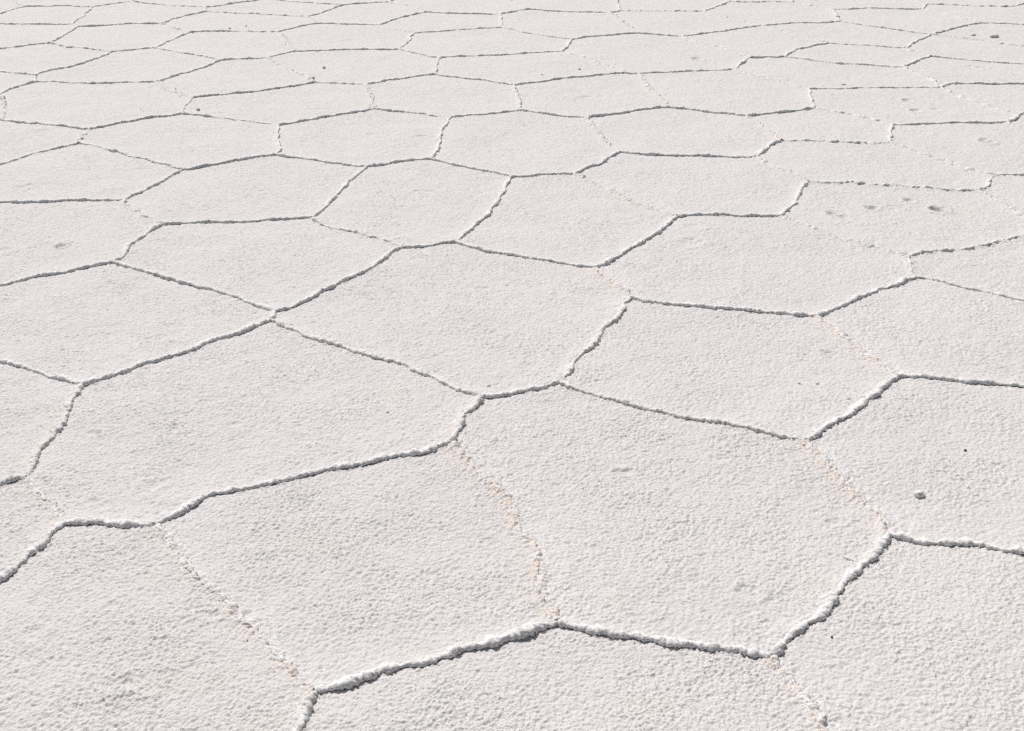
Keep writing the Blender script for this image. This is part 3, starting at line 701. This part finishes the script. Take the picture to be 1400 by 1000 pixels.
# name, px, py, size m, proportions, turn, label, category
CLODS = [
('salt_clod', 1257, 677, .024, (1.1, .95, .78), .3, 'round white clod with a dark front, alone on the plate at the right edge', 'salt clod'),
('salt_crumb', 668, 528, .013, (1, .8, .8), 1.0, 'small crumb beside the junction at the lower tip of the central plate', 'salt crumb'),
('salt_splinter', 1158, 764, .023, (1.15, .42, .45), -.85, 'thin splinter of salt leaning against the back of the thick bent ridge', 'salt splinter'),
('salt_crumb', 1117, 525, .012, (1, .9, .7), .2, 'right one of two small crumbs on the plate right of the central plate', 'salt crumb'),
('salt_crumb', 1092, 523, .011, (1.2, .8, .6), 2.0, 'left, flatter one of two small crumbs on the plate right of the central plate', 'salt crumb'),
('salt_crumb', 1160, 549, .011, (.9, .9, .9), .7, 'crumb lying just behind the dark ridge running up to the right', 'salt crumb'),
('salt_crumb', 530, 566, .008, (.8, .9, .9), .7, 'tiny crumb on the broad plate left of centre, below a pink patch', 'salt crumb'),
('salt_crumb', 271, 151, .020, (1, .9, .8), .1, 'crumb right of the stubby bent ridge at upper left', 'salt crumb'),
('salt_crumb', 443, 94.5, .022, (1, .8, .75), .5, 'small dark crumb left of the middle of a plate near the top', 'salt crumb'),
('salt_crumb', 792, 96, .021, (1, .8, .7), .5, 'bigger of two crumbs near the front ridge of a plate above centre', 'salt crumb'),
('salt_crumb', 741, 103, .017, (1, .9, .7), 1.5, 'smaller of two crumbs near the front ridge of a plate above centre', 'salt crumb'),
('salt_crumb', 1153, 116.5, .022, (1.3, .9, .6), .1, 'flat crumb just behind the front ridge of the long flat plate at upper right', 'salt crumb'),
('salt_crumb', 1145, 24.5, .028, (1.1, .9, .75), .4, 'lone clod between two level ridges near the top right', 'salt crumb'),
('salt_clod', 1359, 51, .052, (1.25, .9, .55), .2, 'bigger, right one of two dark clods near the top right corner', 'salt clod'),
('salt_clod', 1330, 48.5, .038, (1.1, .9, .55), -.3, 'smaller, left one of two dark clods near the top right corner', 'salt clod'),
('salt_crumb', 314.5, 40.5, .020, (1, .8, .7), .5, 'left one of two tiny crumbs on a plate near the top left', 'salt crumb'),
('salt_crumb', 336.5, 37, .016, (1, .8, .7), 1.5, 'right one of two tiny crumbs on a plate near the top left', 'salt crumb'),
]
# ---------------------------------------------------------------- put the plates down
for f in FACES:
    f['label'] = None
for (px, py), lab in LABELS:
    hit = [f for f in FACES if inside(f['poly'], np.array([px]), np.array([py]))[0]]
    if hit and hit[0]['label'] is None: hit[0]['label'] = lab
    else: print('LABEL PROBLEM', px, py, lab, [h['label'] for h in hit])
nv = 0
for f in FACES:
    c = f['c']; root = empty('salt_plate', (c[0], c[1], 0)); f['root'] = root
    if f['label'] is None: print('NO LABEL at', f['poly'].mean(0).round(), round(f['area']))
    root['label'] = f['label'] or 'pale salt plate'
    root['category'] = 'salt plate'; root['group'] = 'polygonal plates of the salt crust'
    nv += build_crust(f, root)
    for k in f['edges']:
        if EDGES[k]['rim'] and EDGES[k]['owner'] is f: build_ridge(EDGES[k], k, root, c)
print('crust vertices', nv)

# ---------------------------------------------------------------- loose clods lying on the crust
def clod(name, px, py, size, shape, rot, label, cat, group=None, tint=0., sink=.25, seed=0, mat=None):
    g = ground((px, py))[0]
    bm = bmesh.new(); bmesh.ops.create_icosphere(bm, subdivisions=4, radius=1)
    v = np.array([w.co[:] for w in bm.verts]); t = np.array([[w.index for w in q.verts] for q in bm.faces]); bm.free()
    n = .18 * perlin(v[:, 0] * 1.3 + seed, v[:, 1] * 1.3 + v[:, 2] * .9, 71) + .16 * perlin(v[:, 0] * 2.7 + v[:, 2] * 2, v[:, 1] * 2.7 + seed, 72) \
        + .14 * perlin(v[:, 1] * 6 + v[:, 2] * 5, v[:, 0] * 6 + seed, 73)
    v = v * (1 + n)[:, None]; v[:, 2] = np.maximum(v[:, 2], -.7)
    v = v * (np.array(shape) * size / 2)
    cr, sr = math.cos(rot), math.sin(rot); v = np.stack([v[:, 0] * cr - v[:, 1] * sr, v[:, 0] * sr + v[:, 1] * cr, v[:, 2]], 1)
    z0 = float(crust_height(np.array([g[0]]), np.array([g[1]]), .004)[0])
    v[:, 2] += -v[:, 2].min() - sink * size * shape[2] * .5
    o = mesh_obj(name, v, t, mat or M_CLOD, None, np.tile([tint, .6 * (1 - tint), 0], (len(v), 1)))
    o.location = (g[0], g[1], z0 + .0005)
    o['label'] = label; o['category'] = cat
    if group: o['group'] = group
    return o
m, nt, b = nodes('brown grit'); b.inputs['Base Color'].default_value = (.10, .075, .06, 1); b.inputs['Roughness'].default_value = .9; M_GRIT = m
for i, a in enumerate(CLODS): clod(*a, seed=i * 3.1 + 1, group='loose clods on the salt crust')
clod('pebble', 1320, 615, .0075, (1.2, .9, .8), .4, 'tiny dark brown pebble on the plate at the right edge, behind the round white clod', 'pebble', mat=M_GRIT, seed=40)
clod('pebble', 1137, 873, .005, (1.1, .9, .8), .9, 'minute reddish fleck of grit on the large plate filling the bottom right corner', 'pebble', mat=M_GRIT, seed=44)

# ---------------------------------------------------------------- the flat beyond, reaching to the horizon
mg = salt_material('salt flat beyond', .9, attr=False)
def seams(x, y, c, seed):
    """distance to the borders of a field of cells, for the cracks outside the traced part"""
    x = x / c + .35 * perlin(x / .6, y / .6, 83) * .3; y = y / c; fx = np.floor(x); fy = np.floor(y); f1 = np.full(x.shape, 9.); f2 = f1.copy()
    for i in (-1, 0, 1):
        for j in (-1, 0, 1):
            h = h2(fx + i, fy + j, seed); a = .5 + .62 * ((h & 1023) / 1023.0 - .5); b = .5 + .62 * (((h >> 10) & 1023) / 1023.0 - .5)
            d = np.hypot(x - fx - i - a, y - fy - j - b); f2 = np.minimum(f2, np.maximum(f1, d)); f1 = np.minimum(f1, d)
    return (f2 - f1) * c / 2
S = .011
gx, gy = np.meshgrid(np.arange(-5.6, 5.6, S), np.arange(.35, 10.2, S))
rim = ground([P[n] for n in oname])
cut = inside(rim, gx, gy) & inside(rim, gx + .03, gy) & inside(rim, gx - .03, gy) & inside(rim, gx, gy + .03) & inside(rim, gx, gy - .03)
keep = ~(cut[:-1, :-1] & cut[1:, :-1] & cut[:-1, 1:] & cut[1:, 1:])
used = np.zeros_like(cut)
for i in (0, 1):
    for j in (0, 1): used[i:gx.shape[0] - 1 + i, j:gx.shape[1] - 1 + j] |= keep
ix = -np.ones(cut.shape, np.int64); ix[used] = np.arange(used.sum()); x = gx[used]; y = gy[used]
sd_ = seams(x, y, .86, 84)
z = crust_height(x, y, .004) - .003 + .013 * np.exp(-(sd_ / .011) ** 2) * np.clip(.6 + .9 * perlin(x / .05, y / .05, 85), .1, 1.3)
q1 = np.stack([ix[:-1, :-1][keep], ix[:-1, 1:][keep], ix[1:, 1:][keep], ix[1:, :-1][keep]], 1); V1 = np.stack([x, y, z], 1)
# coarse sheet below it, out to the horizon
g1 = np.r_[-900, -300, -100, -40, np.linspace(-15, 15, 31), 40, 100, 300, 900]
hx, hy = np.meshgrid(g1, g1); n = len(g1)
V = np.stack([hx.ravel(), hy.ravel() + 5, np.full(hx.size, -.045) + .004 * perlin(hx.ravel() / 1.3, hy.ravel() / 1.3, 80)], 1)
ii = (np.arange(n - 1)[:, None] * n + np.arange(n - 1)[None]).ravel()
go = mesh_obj('ground', np.concatenate([V1, V]), np.concatenate([q1, np.stack([ii, ii + 1, ii + n + 1, ii + n], 1) + len(V1)]), mg); go['kind'] = 'structure'

# ---------------------------------------------------------------- light
SUN_EL = math.radians(SUN_ELEV)
sd = np.array([-SHADOW[0] * math.cos(SUN_EL), -SHADOW[1] * math.cos(SUN_EL), math.sin(SUN_EL)])   # towards the sun
w = bpy.data.worlds.new('World'); bpy.context.scene.world = w; w.use_nodes = True; wn = w.node_tree
sky = wn.nodes.new('ShaderNodeTexSky'); sky.sky_type = 'NISHITA'; sky.sun_disc = False
sky.sun_elevation = SUN_EL; sky.sun_rotation = math.atan2(sd[0], sd[1]); sky.altitude = 0; sky.dust_density = 6; sky.ozone_density = .1; sky.air_density = .5
wn.links.new(sky.outputs['Color'], wn.nodes['Background'].inputs['Color']); wn.nodes['Background'].inputs['Strength'].default_value = SKY_STR
from mathutils import Vector
sl = bpy.data.lights.new('sun', 'SUN'); sl.energy = SUN_STR; sl.angle = math.radians(.53); sl.color = SUN_COL
so = bpy.data.objects.new('sun', sl); C.objects.link(so); so.location = Vector(sd) * 20
so.rotation_euler = Vector(sd).to_track_quat('Z', 'Y').to_euler()

# ---------------------------------------------------------------- camera
cam = bpy.data.cameras.new('camera'); cam.sensor_width = 36; cam.sensor_fit = 'HORIZONTAL'; cam.lens = 36 * F / W; cam.clip_start = .05; cam.clip_end = 3000
co = bpy.data.objects.new('camera', cam); C.objects.link(co); co.location = (0, 0, CAM_H)
co.rotation_euler = (math.pi / 2 - PITCH, 0, 0)
sc = bpy.context.scene; sc.camera = co
sc.render.engine = 'CYCLES'; sc.cycles.use_denoising = False
sc.view_settings.view_transform = 'Standard'; sc.view_settings.look = 'None'; sc.view_settings.exposure = EXPOSURE; sc.view_settings.gamma = 1
sc.view_settings.use_curve_mapping = False
